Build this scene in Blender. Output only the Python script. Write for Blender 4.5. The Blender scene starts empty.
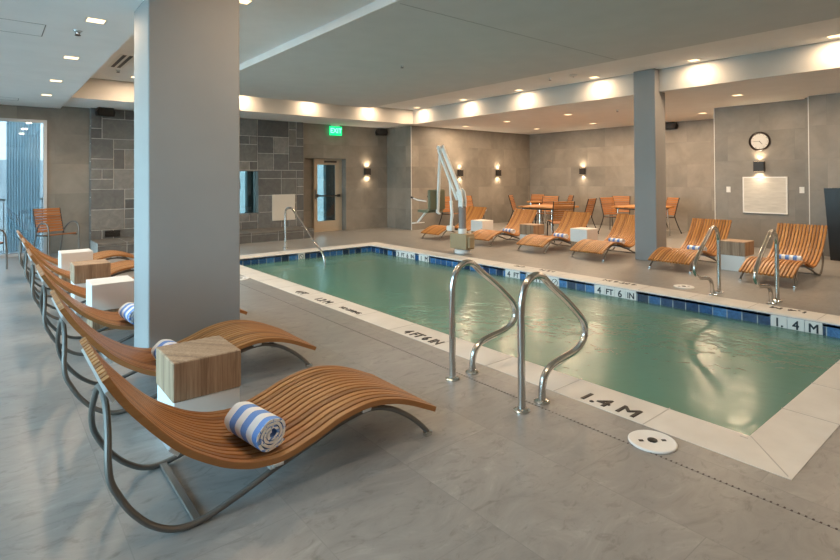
import bpy, bmesh, math, random
from mathutils import Vector, Matrix
random.seed(7)
SC = bpy.context.scene
COL = SC.collection
PI = math.pi

# ------------------------------------------------------------------ camera
F, TH, Y0, CH, RO, PT = 523.903, 0.6874, 173.0295, 1.45, 0.0054, 0.0102
c_, s_ = math.cos(TH), math.sin(TH)
r0 = Vector((c_, -s_, 0)); fw = Vector((s_*math.cos(PT), c_*math.cos(PT), math.sin(PT)))
d0 = -(r0.cross(fw))
rv = r0*math.cos(RO) + d0*math.sin(RO); dv = -r0*math.sin(RO) + d0*math.cos(RO)
cam_d = bpy.data.cameras.new('camera'); cam = bpy.data.objects.new('camera', cam_d); COL.objects.link(cam)
m = Matrix.Identity(4)
for i in range(3):
    m[i][0] = rv[i]; m[i][1] = -dv[i]; m[i][2] = -fw[i]
m[2][3] = CH
cam.matrix_world = m
cam_d.sensor_width = 36; cam_d.lens = 36*F/840; cam_d.shift_y = (Y0-280)/840
cam_d.clip_start = 0.05; cam_d.clip_end = 300
SC.camera = cam

# ------------------------------------------------------------------ node helpers
def new_mat(name):
    mt = bpy.data.materials.new(name); mt.use_nodes = True
    nt = mt.node_tree; b = nt.nodes['Principled BSDF']
    return mt, nt, b
def N(nt, typ, **kw):
    n = nt.nodes.new(typ)
    for k, v in kw.items():
        if k.startswith('i_'):
            n.inputs[k[2:].replace('_', ' ')].default_value = v
        else:
            setattr(n, k, v)
    return n
def ramp(nt, fac, stops, interp='LINEAR'):
    r = nt.nodes.new('ShaderNodeValToRGB'); r.color_ramp.interpolation = interp
    el = r.color_ramp.elements
    while len(el) < len(stops): el.new(0.5)
    for e, (p, c) in zip(el, stops):
        e.position = p; e.color = (c[0], c[1], c[2], 1)
    nt.links.new(fac, r.inputs[0]); return r.outputs[0]
def mixc(nt, fac, a, b, typ='MIX'):
    n = nt.nodes.new('ShaderNodeMix'); n.data_type = 'RGBA'; n.blend_type = typ
    for sock, v in ((n.inputs[0], fac), (n.inputs[6], a), (n.inputs[7], b)):
        if isinstance(v, (int, float)): sock.default_value = v
        elif isinstance(v, tuple): sock.default_value = (*v, 1) if len(v) == 3 else v
        else: nt.links.new(v, sock)
    return n.outputs[2]
def math_n(nt, op, a, b=None):
    n = nt.nodes.new('ShaderNodeMath'); n.operation = op
    for i, v in enumerate((a, b)):
        if v is None: continue
        if isinstance(v, (int, float)): n.inputs[i].default_value = v
        else: nt.links.new(v, n.inputs[i])
    return n.outputs[0]
def coords(nt, order='xyz', scale=(1, 1, 1), off=(0, 0, 0), src='Object'):
    tc = nt.nodes.new('ShaderNodeTexCoord')
    if order == 'xyz':
        o = tc.outputs[src]
    else:
        sp = nt.nodes.new('ShaderNodeSeparateXYZ'); nt.links.new(tc.outputs[src], sp.inputs[0])
        cb = nt.nodes.new('ShaderNodeCombineXYZ')
        for i, ch in enumerate(order): nt.links.new(sp.outputs['xyz'.index(ch)], cb.inputs[i])
        o = cb.outputs[0]
    mp = nt.nodes.new('ShaderNodeMapping'); mp.inputs['Scale'].default_value = scale; mp.inputs['Location'].default_value = off
    nt.links.new(o, mp.inputs[0]); return mp.outputs[0]
def noise(nt, vec, scale, detail=4, rough=.5, dist=0):
    n = N(nt, 'ShaderNodeTexNoise', i_Scale=scale, i_Detail=detail, i_Roughness=rough, i_Distortion=dist)
    nt.links.new(vec, n.inputs['Vector']); return n.outputs['Fac']
def bump(nt, b, h, strength=.2, dist=.01):
    n = N(nt, 'ShaderNodeBump', i_Strength=strength, i_Distance=dist)
    nt.links.new(h, n.inputs['Height']); nt.links.new(n.outputs[0], b.inputs['Normal'])
def plain(name, col, rough=.5, metal=0, bumpy=0, bscale=60):
    mt, nt, b = new_mat(name)
    v = coords(nt)
    f = noise(nt, v, 3, 3)
    nt.links.new(mixc(nt, f, tuple(k*.93 for k in col), tuple(min(1, k*1.06) for k in col)), b.inputs['Base Color'])
    b.inputs['Roughness'].default_value = rough; b.inputs['Metallic'].default_value = metal
    if bumpy: bump(nt, b, noise(nt, v, bscale, 3), bumpy, .004)
    return mt

M = {}
M['paint'] = plain('painted_plaster', (.80, .79, .775), .85, 0, .05, 120)
M['cloud'] = plain('grey_ceiling_paint', (.60, .595, .58), .9)
M['fascia'] = plain('white_edge_paint', (.78, .77, .75), .8)
M['fascia2'] = plain('warm_beige_paint', (.47, .445, .41), .85)
M['column'] = plain('grey_column_paint', (.285, .282, .28), .75, 0, .05, 200)
M['steel'] = plain('brushed_steel', (.62, .60, .57), .2, 1)
M['chrome'] = plain('bright_steel', (.75, .74, .72), .14, 1)
M['bronze'] = plain('dark_bronze_steel', (.155, .142, .128), .5, .5)
M['dark'] = plain('dark_steel', (.045, .04, .037), .42, .6)
M['black'] = plain('black_plastic', (.006, .006, .0065), .5)
M['planter'] = plain('black_resin', (.012, .012, .013), .3)
M['strap'] = plain('pale_metal_strap', (.62, .64, .65), .35, .6)
M['white'] = plain('white_laminate', (.78, .77, .75), .35)
M['cream'] = plain('cream_board', (.62, .57, .50), .5)
M['plate'] = plain('white_plastic', (.75, .73, .70), .4)
M['liftwhite'] = plain('white_powder_coat', (.80, .79, .77), .35)
M['liftgrey'] = plain('grey_sleeve', (.26, .22, .21), .5)
M['olive'] = plain('olive_plastic', (.15, .15, .09), .5)
M['tan'] = plain('tan_cover', (.37, .28, .165), .7, 0, .3, 40)
M['doorframe'] = plain('beige_door_paint', (.47, .38, .28), .5)
M['winframe'] = plain('aluminium_frame', (.55, .56, .57), .4, .15)
M['lid'] = plain('white_lid_plastic', (.80, .79, .77), .4)
M['ink'] = plain('dark_lettering', (.022, .016, .014), .5)
M['ink2'] = plain('navy_lettering', (.015, .02, .03), .4)
M['clockface'] = plain('clock_face', (.70, .68, .65), .5)
M['clockrim'] = plain('dark_brown_rim', (.018, .010, .008), .4)
M['curtain'] = plain('blue_grey_sheer', (.58, .66, .69), .9)
def sheer_mat():
    mt, nt, b = new_mat('sheer_cloth'); nt.nodes.remove(b)
    out = [n for n in nt.nodes if n.type == 'OUTPUT_MATERIAL'][0]
    tl = nt.nodes.new('ShaderNodeBsdfTranslucent'); tl.inputs[0].default_value = (.60, .72, .76, 1)
    tr = nt.nodes.new('ShaderNodeBsdfTransparent'); tr.inputs[0].default_value = (.9, .95, .97, 1)
    mx = nt.nodes.new('ShaderNodeMixShader'); mx.inputs[0].default_value = .3
    nt.links.new(tl.outputs[0], mx.inputs[1]); nt.links.new(tr.outputs[0], mx.inputs[2]); nt.links.new(mx.outputs[0], out.inputs[0])
    return mt
M['sheer'] = sheer_mat()
M['ext_ground'] = plain('outside_paving', (.58, .54, .48), .9)
M['ext_wall'] = plain('pale_render', (.70, .72, .72), .9)
M['socket'] = plain('downlight_trim', (.72, .70, .66), .5)
M['drain'] = plain('drain_grey', (.20, .19, .18), .5)

def emis(name, col, st):
    mt, nt, b = new_mat(name)
    b.inputs['Base Color'].default_value = (*col, 1)
    b.inputs['Emission Color'].default_value = (*col, 1); b.inputs['Emission Strength'].default_value = st
    return mt
M['led'] = emis('lit_diffuser', (1, .72, .42), 1.35)
M['exit'] = emis('exit_green', (.0, .55, .16), 1.1)
M['exit_letter'] = emis('exit_letter', (.22, 1, .50), 1.0)

def floor_mat():
    mt, nt, b = new_mat('grey_stone_floor_tiles')
    v = coords(nt, 'yxz', off=(-.315, -.43, 0))
    br = N(nt, 'ShaderNodeTexBrick', offset=.5, i_Scale=1.0)
    br.inputs['Mortar Size'].default_value = .0022; br.inputs['Mortar Smooth'].default_value = .1
    br.inputs['Brick Width'].default_value = 1.2; br.inputs['Row Height'].default_value = .6
    br.inputs['Color1'].default_value = (0, 0, 0, 1); br.inputs['Color2'].default_value = (1, 1, 1, 1); br.inputs['Mortar'].default_value = (.5, .5, .5, 1)
    nt.links.new(v, br.inputs['Vector'])
    tc = coords(nt, 'xyz')
    # shift the veining per tile
    add = nt.nodes.new('ShaderNodeVectorMath'); add.operation = 'MULTIPLY_ADD'
    nt.links.new(br.outputs['Color'], add.inputs[0]); add.inputs[1].default_value = (3, 5, 0); nt.links.new(tc, add.inputs[2])
    mp = nt.nodes.new('ShaderNodeMapping'); mp.inputs['Scale'].default_value = (1.0, 1.9, 1); mp.inputs['Rotation'].default_value = (0, 0, .25)
    nt.links.new(add.outputs[0], mp.inputs[0])
    n1 = noise(nt, mp.outputs[0], 2.6, 10, .68, 1.6)
    n2 = noise(nt, mp.outputs[0], 7, 8, .66, 1.2)
    c1 = ramp(nt, n1, [(.28, (.185, .18, .174)), (.42, (.245, .238, .229)), (.58, (.28, .272, .262)), (.74, (.35, .34, .327))])
    vein = ramp(nt, n2, [(.33, (.76, .75, .74)), (.45, (1, 1, 1)), (.62, (1, 1, 1)), (.75, (1.0, 1.0, 1.0))])
    c2 = mixc(nt, 1.0, c1, vein, 'MULTIPLY')
    tone = mixc(nt, br.outputs['Color'], (.93, .93, .93), (1.06, 1.06, 1.05))
    c3 = mixc(nt, 1.0, c2, tone, 'MULTIPLY')
    c4 = mixc(nt, br.outputs['Fac'], c3, (.21, .205, .198))
    nt.links.new(c4, b.inputs['Base Color'])
    rr = nt.nodes.new('ShaderNodeMapRange'); rr.inputs['To Min'].default_value = .26; rr.inputs['To Max'].default_value = .42
    nt.links.new(n1, rr.inputs[0]); nt.links.new(rr.outputs[0], b.inputs['Roughness'])
    bump(nt, b, n2, .06, .004)
    return mt
M['floor'] = floor_mat()

def wall_mat(name, order, off=(0, 0, 0)):
    mt, nt, b = new_mat(name)
    v = coords(nt, order, off=off)
    br = N(nt, 'ShaderNodeTexBrick', offset=.5, i_Scale=1.0)
    br.inputs['Mortar Size'].default_value = .0018
    br.inputs['Brick Width'].default_value = 1.2; br.inputs['Row Height'].default_value = .6
    br.inputs['Color1'].default_value = (0, 0, 0, 1); br.inputs['Color2'].default_value = (1, 1, 1, 1); br.inputs['Mortar'].default_value = (.5, .5, .5, 1)
    nt.links.new(v, br.inputs['Vector'])
    add = nt.nodes.new('ShaderNodeVectorMath'); add.operation = 'MULTIPLY_ADD'
    nt.links.new(br.outputs['Color'], add.inputs[0]); add.inputs[1].default_value = (4, 7, 0); nt.links.new(v, add.inputs[2])
    n1 = noise(nt, add.outputs[0], 1.8, 6, .6, .5)
    n2 = noise(nt, add.outputs[0], 14, 4, .6)
    base = ramp(nt, n1, [(.3, (.190, .169, .145)), (.7, (.275, .247, .212))])
    fine = mixc(nt, n2, (.95, .95, .95), (1.05, 1.05, 1.05))
    tone = mixc(nt, br.outputs['Color'], (.86, .87, .88), (1.12, 1.11, 1.10))
    c = mixc(nt, 1.0, mixc(nt, 1.0, base, fine, 'MULTIPLY'), tone, 'MULTIPLY')
    c = mixc(nt, br.outputs['Fac'], c, (.17, .16, .145))
    nt.links.new(c, b.inputs['Base Color'])
    b.inputs['Roughness'].default_value = .45
    return mt
M['wall_xz'] = wall_mat('grey_wall_tiles_a', 'xzy', (.2, .02, 0))
M['wall_yz'] = wall_mat('grey_wall_tiles_b', 'yzx', (.35, .02, 0))

def stone_mat():
    mt, nt, b = new_mat('slate_ashlar')
    at = nt.nodes.new('ShaderNodeAttribute'); at.attribute_name = 'tone'
    v = coords(nt)
    n1 = noise(nt, v, 7, 8, .65, .8); n2 = noise(nt, v, 40, 4)
    mul = ramp(nt, n1, [(.3, (.72, .72, .73)), (.55, (1, 1, 1)), (.72, (1.3, 1.27, 1.2))])
    nt.links.new(mixc(nt, 1.0, at.outputs['Color'], mul, 'MULTIPLY'), b.inputs['Base Color'])
    b.inputs['Roughness'].default_value = .6
    bump(nt, b, mixc(nt, .4, n1, n2), .5, .012)
    return mt
M['stone'] = stone_mat()

def coping_mat():
    mt, nt, b = new_mat('cast_stone_coping')
    v = coords(nt)
    n1 = noise(nt, v, 5, 5)
    c = ramp(nt, n1, [(.3, (.68, .65, .605)), (.7, (.76, .73, .685))])
    nt.links.new(c, b.inputs['Base Color']); b.inputs['Roughness'].default_value = .55
    return mt
M['coping'] = coping_mat()
M['joint'] = plain('coping_joint', (.50, .475, .44), .8)

def tile_mat(name, order):
    mt, nt, b = new_mat(name)
    v = coords(nt, order, off=(.037, .165, 0))
    br = N(nt, 'ShaderNodeTexBrick', offset=0, i_Scale=1.0)
    br.inputs['Mortar Size'].default_value = .005
    br.inputs['Brick Width'].default_value = .152; br.inputs['Row Height'].default_value = .15
    br.inputs['Color1'].default_value = (0, 0, 0, 1); br.inputs['Color2'].default_value = (1, 1, 1, 1); br.inputs['Mortar'].default_value = (0, 0, 0, 1)
    nt.links.new(v, br.inputs['Vector'])
    c = ramp(nt, br.outputs['Color'], [(0, (.012, .022, .055)), (.3, (.018, .05, .14)), (.6, (.03, .11, .30)), (1, (.06, .20, .48))])
    n1 = noise(nt, v, 30, 5, .65, .5)
    c = mixc(nt, 1.0, c, ramp(nt, n1, [(.35, (.55, .6, .6)), (.65, (1.35, 1.3, 1.2))]), 'MULTIPLY')
    c = mixc(nt, br.outputs['Fac'], c, (.42, .45, .45))
    nt.links.new(c, b.inputs['Base Color']); b.inputs['Roughness'].default_value = .2
    return mt
M['tile_y'] = tile_mat('blue_waterline_tiles_a', 'yzx')
M['tile_x'] = tile_mat('blue_waterline_tiles_b', 'xzy')
M['plaster'] = plain('pool_plaster', (.68, .70, .66), .8)

def water_mat():
    mt, nt, b = new_mat('pool_water')
    nt.nodes.remove(b)
    out = [n for n in nt.nodes if n.type == 'OUTPUT_MATERIAL'][0]
    tr = nt.nodes.new('ShaderNodeBsdfTransparent'); tr.inputs[0].default_value = (.46, .76, .66, 1)
    df = nt.nodes.new('ShaderNodeBsdfDiffuse'); df.inputs[0].default_value = (.20, .50, .42, 1)
    gl = nt.nodes.new('ShaderNodeBsdfGlossy'); gl.inputs['Roughness'].default_value = .22
    fr = N(nt, 'ShaderNodeFresnel', i_IOR=1.33)
    v = coords(nt)
    n1 = noise(nt, v, 2.2, 2, .5, .4); n2 = noise(nt, v, 9, 2, .5, .6)
    bp = N(nt, 'ShaderNodeBump', i_Strength=.4, i_Distance=.03)
    nt.links.new(math_n(nt, 'ADD', n1, math_n(nt, 'MULTIPLY', n2, .35)), bp.inputs['Height'])
    nt.links.new(bp.outputs[0], gl.inputs['Normal']); nt.links.new(bp.outputs[0], fr.inputs['Normal'])
    m1 = nt.nodes.new('ShaderNodeMixShader'); m1.inputs[0].default_value = .48
    nt.links.new(tr.outputs[0], m1.inputs[1]); nt.links.new(df.outputs[0], m1.inputs[2])
    m2 = nt.nodes.new('ShaderNodeMixShader')
    nt.links.new(fr.outputs[0], m2.inputs[0]); nt.links.new(m1.outputs[0], m2.inputs[1]); nt.links.new(gl.outputs[0], m2.inputs[2])
    nt.links.new(m2.outputs[0], out.inputs[0])
    return mt
M['water'] = water_mat()

def glass_mat(name='window_glass', tint=(.80, .93, .95), boost=1.0):
    mt, nt, b = new_mat(name)
    nt.nodes.remove(b)
    out = [n for n in nt.nodes if n.type == 'OUTPUT_MATERIAL'][0]
    tr = nt.nodes.new('ShaderNodeBsdfTransparent'); tr.inputs[0].default_value = (*tint, 1)
    gl = nt.nodes.new('ShaderNodeBsdfGlossy'); gl.inputs['Roughness'].default_value = .02
    fr = N(nt, 'ShaderNodeFresnel', i_IOR=1.5)
    m2 = nt.nodes.new('ShaderNodeMixShader')
    nt.links.new(math_n(nt, 'MULTIPLY', fr.outputs[0], boost), m2.inputs[0]); nt.links.new(tr.outputs[0], m2.inputs[1]); nt.links.new(gl.outputs[0], m2.inputs[2])
    nt.links.new(m2.outputs[0], out.inputs[0])
    return mt
M['glass'] = glass_mat()
M['glass_teal'] = glass_mat('teal_door_glass', (.30, .37, .37), 1.5)
M['glass_back'] = glass_mat('reflective_window_glass', (.33, .37, .38), 2.2)

def slat_mat(name, axis, pitch, cols, rough=.42, grain='x'):
    mt, nt, b = new_mat(name)
    tc = nt.nodes.new('ShaderNodeTexCoord')
    sp = nt.nodes.new('ShaderNodeSeparateXYZ'); nt.links.new(tc.outputs['Object'], sp.inputs[0])
    idx = math_n(nt, 'FLOOR', math_n(nt, 'DIVIDE', sp.outputs['xyz'.index(axis)], pitch))
    wn = nt.nodes.new('ShaderNodeTexWhiteNoise'); wn.noise_dimensions = '1D'; nt.links.new(idx, wn.inputs['W'])
    sc = {'x': (1.5, 45, 45), 'y': (45, 1.5, 45)}[grain]
    mp = nt.nodes.new('ShaderNodeMapping'); mp.inputs['Scale'].default_value = sc; nt.links.new(tc.outputs['Object'], mp.inputs[0])
    n1 = noise(nt, mp.outputs[0], 1.5, 5, .6, .3)
    f = math_n(nt, 'ADD', math_n(nt, 'MULTIPLY', wn.outputs[0], .55), math_n(nt, 'MULTIPLY', n1, .5))
    nt.links.new(ramp(nt, f, [(.15, cols[0]), (.5, cols[1]), (.85, cols[2])]), b.inputs['Base Color'])
    b.inputs['Roughness'].default_value = rough
    return mt
W_PITCH = .665/15
TEAK = [(.18, .072, .021), (.31, .132, .04), (.41, .19, .064)]
M['slat'] = slat_mat('teak_lounger_slats', 'y', W_PITCH, TEAK)
TEAK2 = [(.25, .098, .022), (.41, .17, .04), (.53, .245, .065)]
M['slat_warm'] = slat_mat('honey_lounger_slats', 'y', W_PITCH, TEAK2)
M['chairslat'] = slat_mat('teak_chair_slats', 'z', .06, [(.20, .07, .017), (.34, .125, .03), (.44, .18, .05)])
M['chairseat'] = slat_mat('teak_chair_seat_slats', 'y', .06, [(.20, .07, .017), (.34, .125, .03), (.44, .18, .05)])
M['tabletop'] = slat_mat('teak_table_slats', 'y', .09, [(.30, .12, .03), (.44, .19, .05), (.54, .25, .08)])

def block_mat():
    mt, nt, b = new_mat('reclaimed_oak_block')
    tc = nt.nodes.new('ShaderNodeTexCoord')
    sp = nt.nodes.new('ShaderNodeSeparateXYZ'); nt.links.new(tc.outputs['Object'], sp.inputs[0])
    geo = nt.nodes.new('ShaderNodeNewGeometry')
    s = math_n(nt, 'ADD', math_n(nt, 'MULTIPLY', sp.outputs[0], 1.0), math_n(nt, 'MULTIPLY', sp.outputs[1], .83))
    idx = math_n(nt, 'FLOOR', math_n(nt, 'DIVIDE', s, 0.036))
    wn = nt.nodes.new('ShaderNodeTexWhiteNoise'); wn.noise_dimensions = '1D'; nt.links.new(idx, wn.inputs['W'])
    mp = nt.nodes.new('ShaderNodeMapping'); mp.inputs['Scale'].default_value = (60, 60, 3); nt.links.new(tc.outputs['Object'], mp.inputs[0])
    n1 = noise(nt, mp.outputs[0], 1.2, 6, .65, .5)
    f = math_n(nt, 'ADD', math_n(nt, 'MULTIPLY', wn.outputs[0], .22), math_n(nt, 'MULTIPLY', n1, .78))
    nt.links.new(ramp(nt, f, [(.25, (.17, .105, .062)), (.5, (.32, .21, .13)), (.75, (.46, .33, .22))]), b.inputs['Base Color'])
    b.inputs['Roughness'].default_value = .6
    bump(nt, b, n1, .2, .004)
    return mt
M['block'] = block_mat()

def towel_mat():
    mt, nt, b = new_mat('striped_terry')
    tc = nt.nodes.new('ShaderNodeTexCoord')
    sp = nt.nodes.new('ShaderNodeSeparateXYZ'); nt.links.new(tc.outputs['Object'], sp.inputs[0])
    fr = math_n(nt, 'FRACT', math_n(nt, 'ADD', math_n(nt, 'DIVIDE', sp.outputs[1], .10), .05))
    st = math_n(nt, 'GREATER_THAN', fr, .5)
    n1 = noise(nt, tc.outputs['Object'], 220, 3); n2 = noise(nt, tc.outputs['Object'], 34, 2, .5, .6)
    edge = math_n(nt, 'GREATER_THAN', math_n(nt, 'ABSOLUTE', sp.outputs[1]), .1425)
    pick = math_n(nt, 'ADD', math_n(nt, 'MULTIPLY', st, math_n(nt, 'SUBTRACT', 1, edge)), math_n(nt, 'MULTIPLY', edge, math_n(nt, 'GREATER_THAN', n2, .57)))
    c = mixc(nt, pick, (.84, .84, .85), (.17, .33, .74))
    c = mixc(nt, .25, c, mixc(nt, n1, (0, 0, 0), (1, 1, 1)), 'SOFT_LIGHT')
    nt.links.new(c, b.inputs['Base Color']); b.inputs['Roughness'].default_value = .95
    bump(nt, b, n1, .6, .004)
    return mt
M['towel'] = towel_mat()

def board_mat():
    mt, nt, b = new_mat('pale_grained_panel')
    v = coords(nt, 'xyz', (3, 1.2, 26))
    n1 = noise(nt, v, 1.3, 5, .6, .4)
    nt.links.new(ramp(nt, n1, [(.3, (.48, .455, .415)), (.7, (.62, .59, .54))]), b.inputs['Base Color'])
    b.inputs['Roughness'].default_value = .5
    return mt
M['board'] = board_mat()

# ------------------------------------------------------------------ mesh helpers
class MB:
    def __init__(s): s.bm = bmesh.new()
    def box(s, lo, hi, bev=0, seg=1):
        b2 = bmesh.new()
        bmesh.ops.create_cube(b2, size=1)
        for v in b2.verts:
            for i in range(3): v.co[i] = lo[i] + (v.co[i]+.5)*(hi[i]-lo[i])
        if bev: bmesh.ops.bevel(b2, geom=b2.edges[:], offset=bev, segments=seg, affect='EDGES', profile=.6)
        s._merge(b2); return s
    def _merge(s, b2, mat=None):
        me = bpy.data.meshes.new('tmp'); b2.to_mesh(me); b2.free()
        if mat is not None: me.transform(mat)
        s.bm.from_mesh(me); bpy.data.meshes.remove(me)
    def obox(s, mat, size, bev=0):
        b2 = bmesh.new(); bmesh.ops.create_cube(b2, size=1)
        for v in b2.verts:
            for i in range(3): v.co[i] *= size[i]
        if bev: bmesh.ops.bevel(b2, geom=b2.edges[:], offset=bev, segments=1, affect='EDGES')
        s._merge(b2, mat); return s
    def tube(s, pts, r, n=10, caps=True):
        pts = [Vector(p) for p in pts]; rings = []
        T = []
        for i, p in enumerate(pts):
            a = pts[max(0, i-1)]; b = pts[min(len(pts)-1, i+1)]; T.append((b-a).normalized())
        ref = Vector((0, 0, 1)) if abs(T[0].z) < .9 else Vector((1, 0, 0))
        nrm = (ref - T[0]*ref.dot(T[0])).normalized()
        for i, p in enumerate(pts):
            nrm = (nrm - T[i]*nrm.dot(T[i])).normalized(); bi = T[i].cross(nrm)
            rr = r[i] if isinstance(r, (list, tuple)) else r
            rings.append([s.bm.verts.new(p + (nrm*math.cos(2*PI*k/n) + bi*math.sin(2*PI*k/n))*rr) for k in range(n)])
        for a, b in zip(rings, rings[1:]):
            for k in range(n): s.bm.faces.new((a[k], a[(k+1) % n], b[(k+1) % n], b[k]))
        if caps:
            s.bm.faces.new(rings[0][::-1]); s.bm.faces.new(rings[-1])
        return s
    def lathe(s, prof, c=(0, 0, 0), n=32):
        rings = []
        for r, z in prof:
            if r < 1e-6: rings.append([s.bm.verts.new((c[0], c[1], c[2]+z))])
            else: rings.append([s.bm.verts.new((c[0]+r*math.cos(2*PI*k/n), c[1]+r*math.sin(2*PI*k/n), c[2]+z)) for k in range(n)])
        for a, b in zip(rings, rings[1:]):
            for k in range(n):
                k2 = (k+1) % n
                if len(a) == 1 and len(b) > 1: s.bm.faces.new((a[0], b[k2], b[k]))
                elif len(b) == 1 and len(a) > 1: s.bm.faces.new((a[k], a[k2], b[0]))
                elif len(a) > 1: s.bm.faces.new((a[k], a[k2], b[k2], b[k]))
        return s
    def quad(s, *p):
        s.bm.faces.new([s.bm.verts.new(q) for q in p]); return s
    def prism(s, poly, y0, y1):           # poly in (x, z), extruded along y
        a = [s.bm.verts.new((x, y0, z)) for x, z in poly]; b = [s.bm.verts.new((x, y1, z)) for x, z in poly]
        n = len(poly)
        for k in range(n): s.bm.faces.new((a[k], a[(k+1) % n], b[(k+1) % n], b[k]))
        s.bm.faces.new(a[::-1]); s.bm.faces.new(b); return s
    def xform(s, mat): s.bm.transform(mat); return s
    def build(s, name, mat, parent=None, smooth=True, angle=35):
        bmesh.ops.recalc_face_normals(s.bm, faces=s.bm.faces[:])
        me = bpy.data.meshes.new(name); s.bm.to_mesh(me); s.bm.free()
        me.materials.append(M[mat] if isinstance(mat, str) else mat)
        if smooth:
            me.polygons.foreach_set('use_smooth', [True]*len(me.polygons))
            me.set_sharp_from_angle(angle=math.radians(angle))
        o = bpy.data.objects.new(name, me); COL.objects.link(o)
        if parent: o.parent = parent
        return o

def tag(o, label, cat, group=None, kind=None):
    o['label'] = label; o['category'] = cat
    if group: o['group'] = group
    if kind: o['kind'] = kind
    return o
def thing(name, label, cat, loc=(0, 0, 0), rz=0, group=None):
    o = bpy.data.objects.new(name, None); COL.objects.link(o); o.empty_display_size = .1
    o.location = loc; o.rotation_euler = (0, 0, rz)
    return tag(o, label, cat, group)
def struct(o): o['kind'] = 'structure'; return o
def copy_tree(o, loc=None, rz=None, label=None, group=None):
    c = o.copy(); COL.objects.link(c)
    if loc is not None: c.location = loc
    if rz is not None: c.rotation_euler = (0, 0, rz)
    if label: c['label'] = label
    if group: c['group'] = group
    for ch in list(o.children):
        d = ch.copy(); COL.objects.link(d); d.parent = c
        for g in list(ch.children):
            e = g.copy(); COL.objects.link(e); e.parent = d
    return c
def spline(pts, n=8):
    """Catmull-Rom through pts (tuples of any length)."""
    P = [Vector(p) for p in pts]; out = []
    for i in range(len(P)-1):
        p0 = P[max(0, i-1)]; p1 = P[i]; p2 = P[i+1]; p3 = P[min(len(P)-1, i+2)]
        for k in range(n):
            t = k/n
            out.append(.5*((2*p1) + (p2-p0)*t + (2*p0-5*p1+4*p2-p3)*t*t + (3*p1-p0-3*p2+p3)*t**3))
    out.append(P[-1]); return out
def text(name, body, size, mat, loc, rot, parent, ext=.0008, sx=1.0):
    cu = bpy.data.curves.new(name, 'FONT'); cu.body = body; cu.size = size; cu.extrude = ext
    cu.align_x = 'CENTER'; cu.align_y = 'CENTER'; cu.bevel_depth = size*.026; cu.bevel_resolution = 0
    tmp = bpy.data.objects.new('tmp', cu); COL.objects.link(tmp)
    dg = bpy.context.evaluated_depsgraph_get()
    me = bpy.data.meshes.new_from_object(tmp.evaluated_get(dg)); bpy.data.objects.remove(tmp)
    me.name = name; me.materials.clear(); me.materials.append(M[mat])
    o = bpy.data.objects.new(name, me); COL.objects.link(o)
    o.parent = parent; o.location = loc; o.rotation_euler = rot; o.scale = (sx, 1, 1)
    return o

# ------------------------------------------------------------------ setting
H1, H2, HC = 2.935, 3.32, 3.22
PX0, PX1, PY0, PY1 = 3.308, 6.4485, 1.125, 9.563     # pool water edge
CX0, CX1, CY0, CY1 = 2.958, 6.80, .8236, 9.91        # coping outer edge
XL, XR, YN = -1.7, 14.31, -3.2
YW, YC, XC, YF = 12.66, 11.50, 8.97, 11.213
E2, E3 = 12.11, 11.72

fl = MB()
for (x0, y0, x1, y1) in ((XL-.3, YN-.3, CX0, YW+1.2), (CX1, YN-.3, XR+.3, YW+1.2), (CX0, YN-.3, CX1, CY0), (CX0, CY1, CX1, YW+1.2)):
    fl.box((x0, y0, -.2), (x1, y1, 0))
struct(fl.build('floor', 'floor', smooth=False))

# pool coping with a soft inner nose
cp = MB()
def cop_profile(d0, d1):   # from outer edge to inner edge: list of (t, z), t=0 outer, 1 inner
    return [(0, -.06), (0, .002), (.93, .002), (.965, -.004), (.99, -.014), (1.0, -.026), (1.0, -.05), (.93, -.06)]
prof = cop_profile(0, 1)
rings = []
for (ox, oy, ix, iy) in ((CX0, CY0, PX0, PY0), (CX1, CY0, PX1, PY0), (CX1, CY1, PX1, PY1), (CX0, CY1, PX0, PY1)):
    rings.append([cp.bm.verts.new((ox+(ix-ox)*t, oy+(iy-oy)*t, z)) for t, z in prof])
for i in range(4):
    a, b = rings[i], rings[(i+1) % 4]
    for k in range(len(prof)):
        cp.bm.faces.new((a[k], a[(k+1) % len(prof)], b[(k+1) % len(prof)], b[k]))
cop = struct(cp.build('pool_coping', 'coping', angle=50))
jt = MB()
for y in (1.56, 2.19, 2.82, 3.45, 4.08, 4.71, 5.34, 5.97, 6.6, 7.23, 7.86, 8.49, 9.12):
    jt.box((CX0+.002, y-.0035, .0015), (PX0-.012, y+.0035, .0032)); jt.box((PX1+.012, y-.0035, .0015), (CX1-.002, y+.0035, .0032))
for x in (3.83, 4.45, 5.07, 5.69, 6.2):
    jt.box((x-.0035, CY0+.002, .0015), (x+.0035, PY0-.01, .0032)); jt.box((x-.0035, PY1+.01, .0015), (x+.0035, CY1-.002, .0032))
jt.box((PX0-.07, PY0-.02, .0015), (PX0-.063, PY0+.02, .0032))
for dx in (-.012, .012):
    mm = Matrix.Translation(((CX0+PX0)/2, (CY0+PY0)/2, .0023)) @ Matrix.Rotation(math.atan2(PY0-CY0, PX0-CX0), 4, 'Z')
jt.obox(mm, (.40, .006, .0018))
j = jt.build('coping_joints', 'joint', cop, smooth=False)

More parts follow.
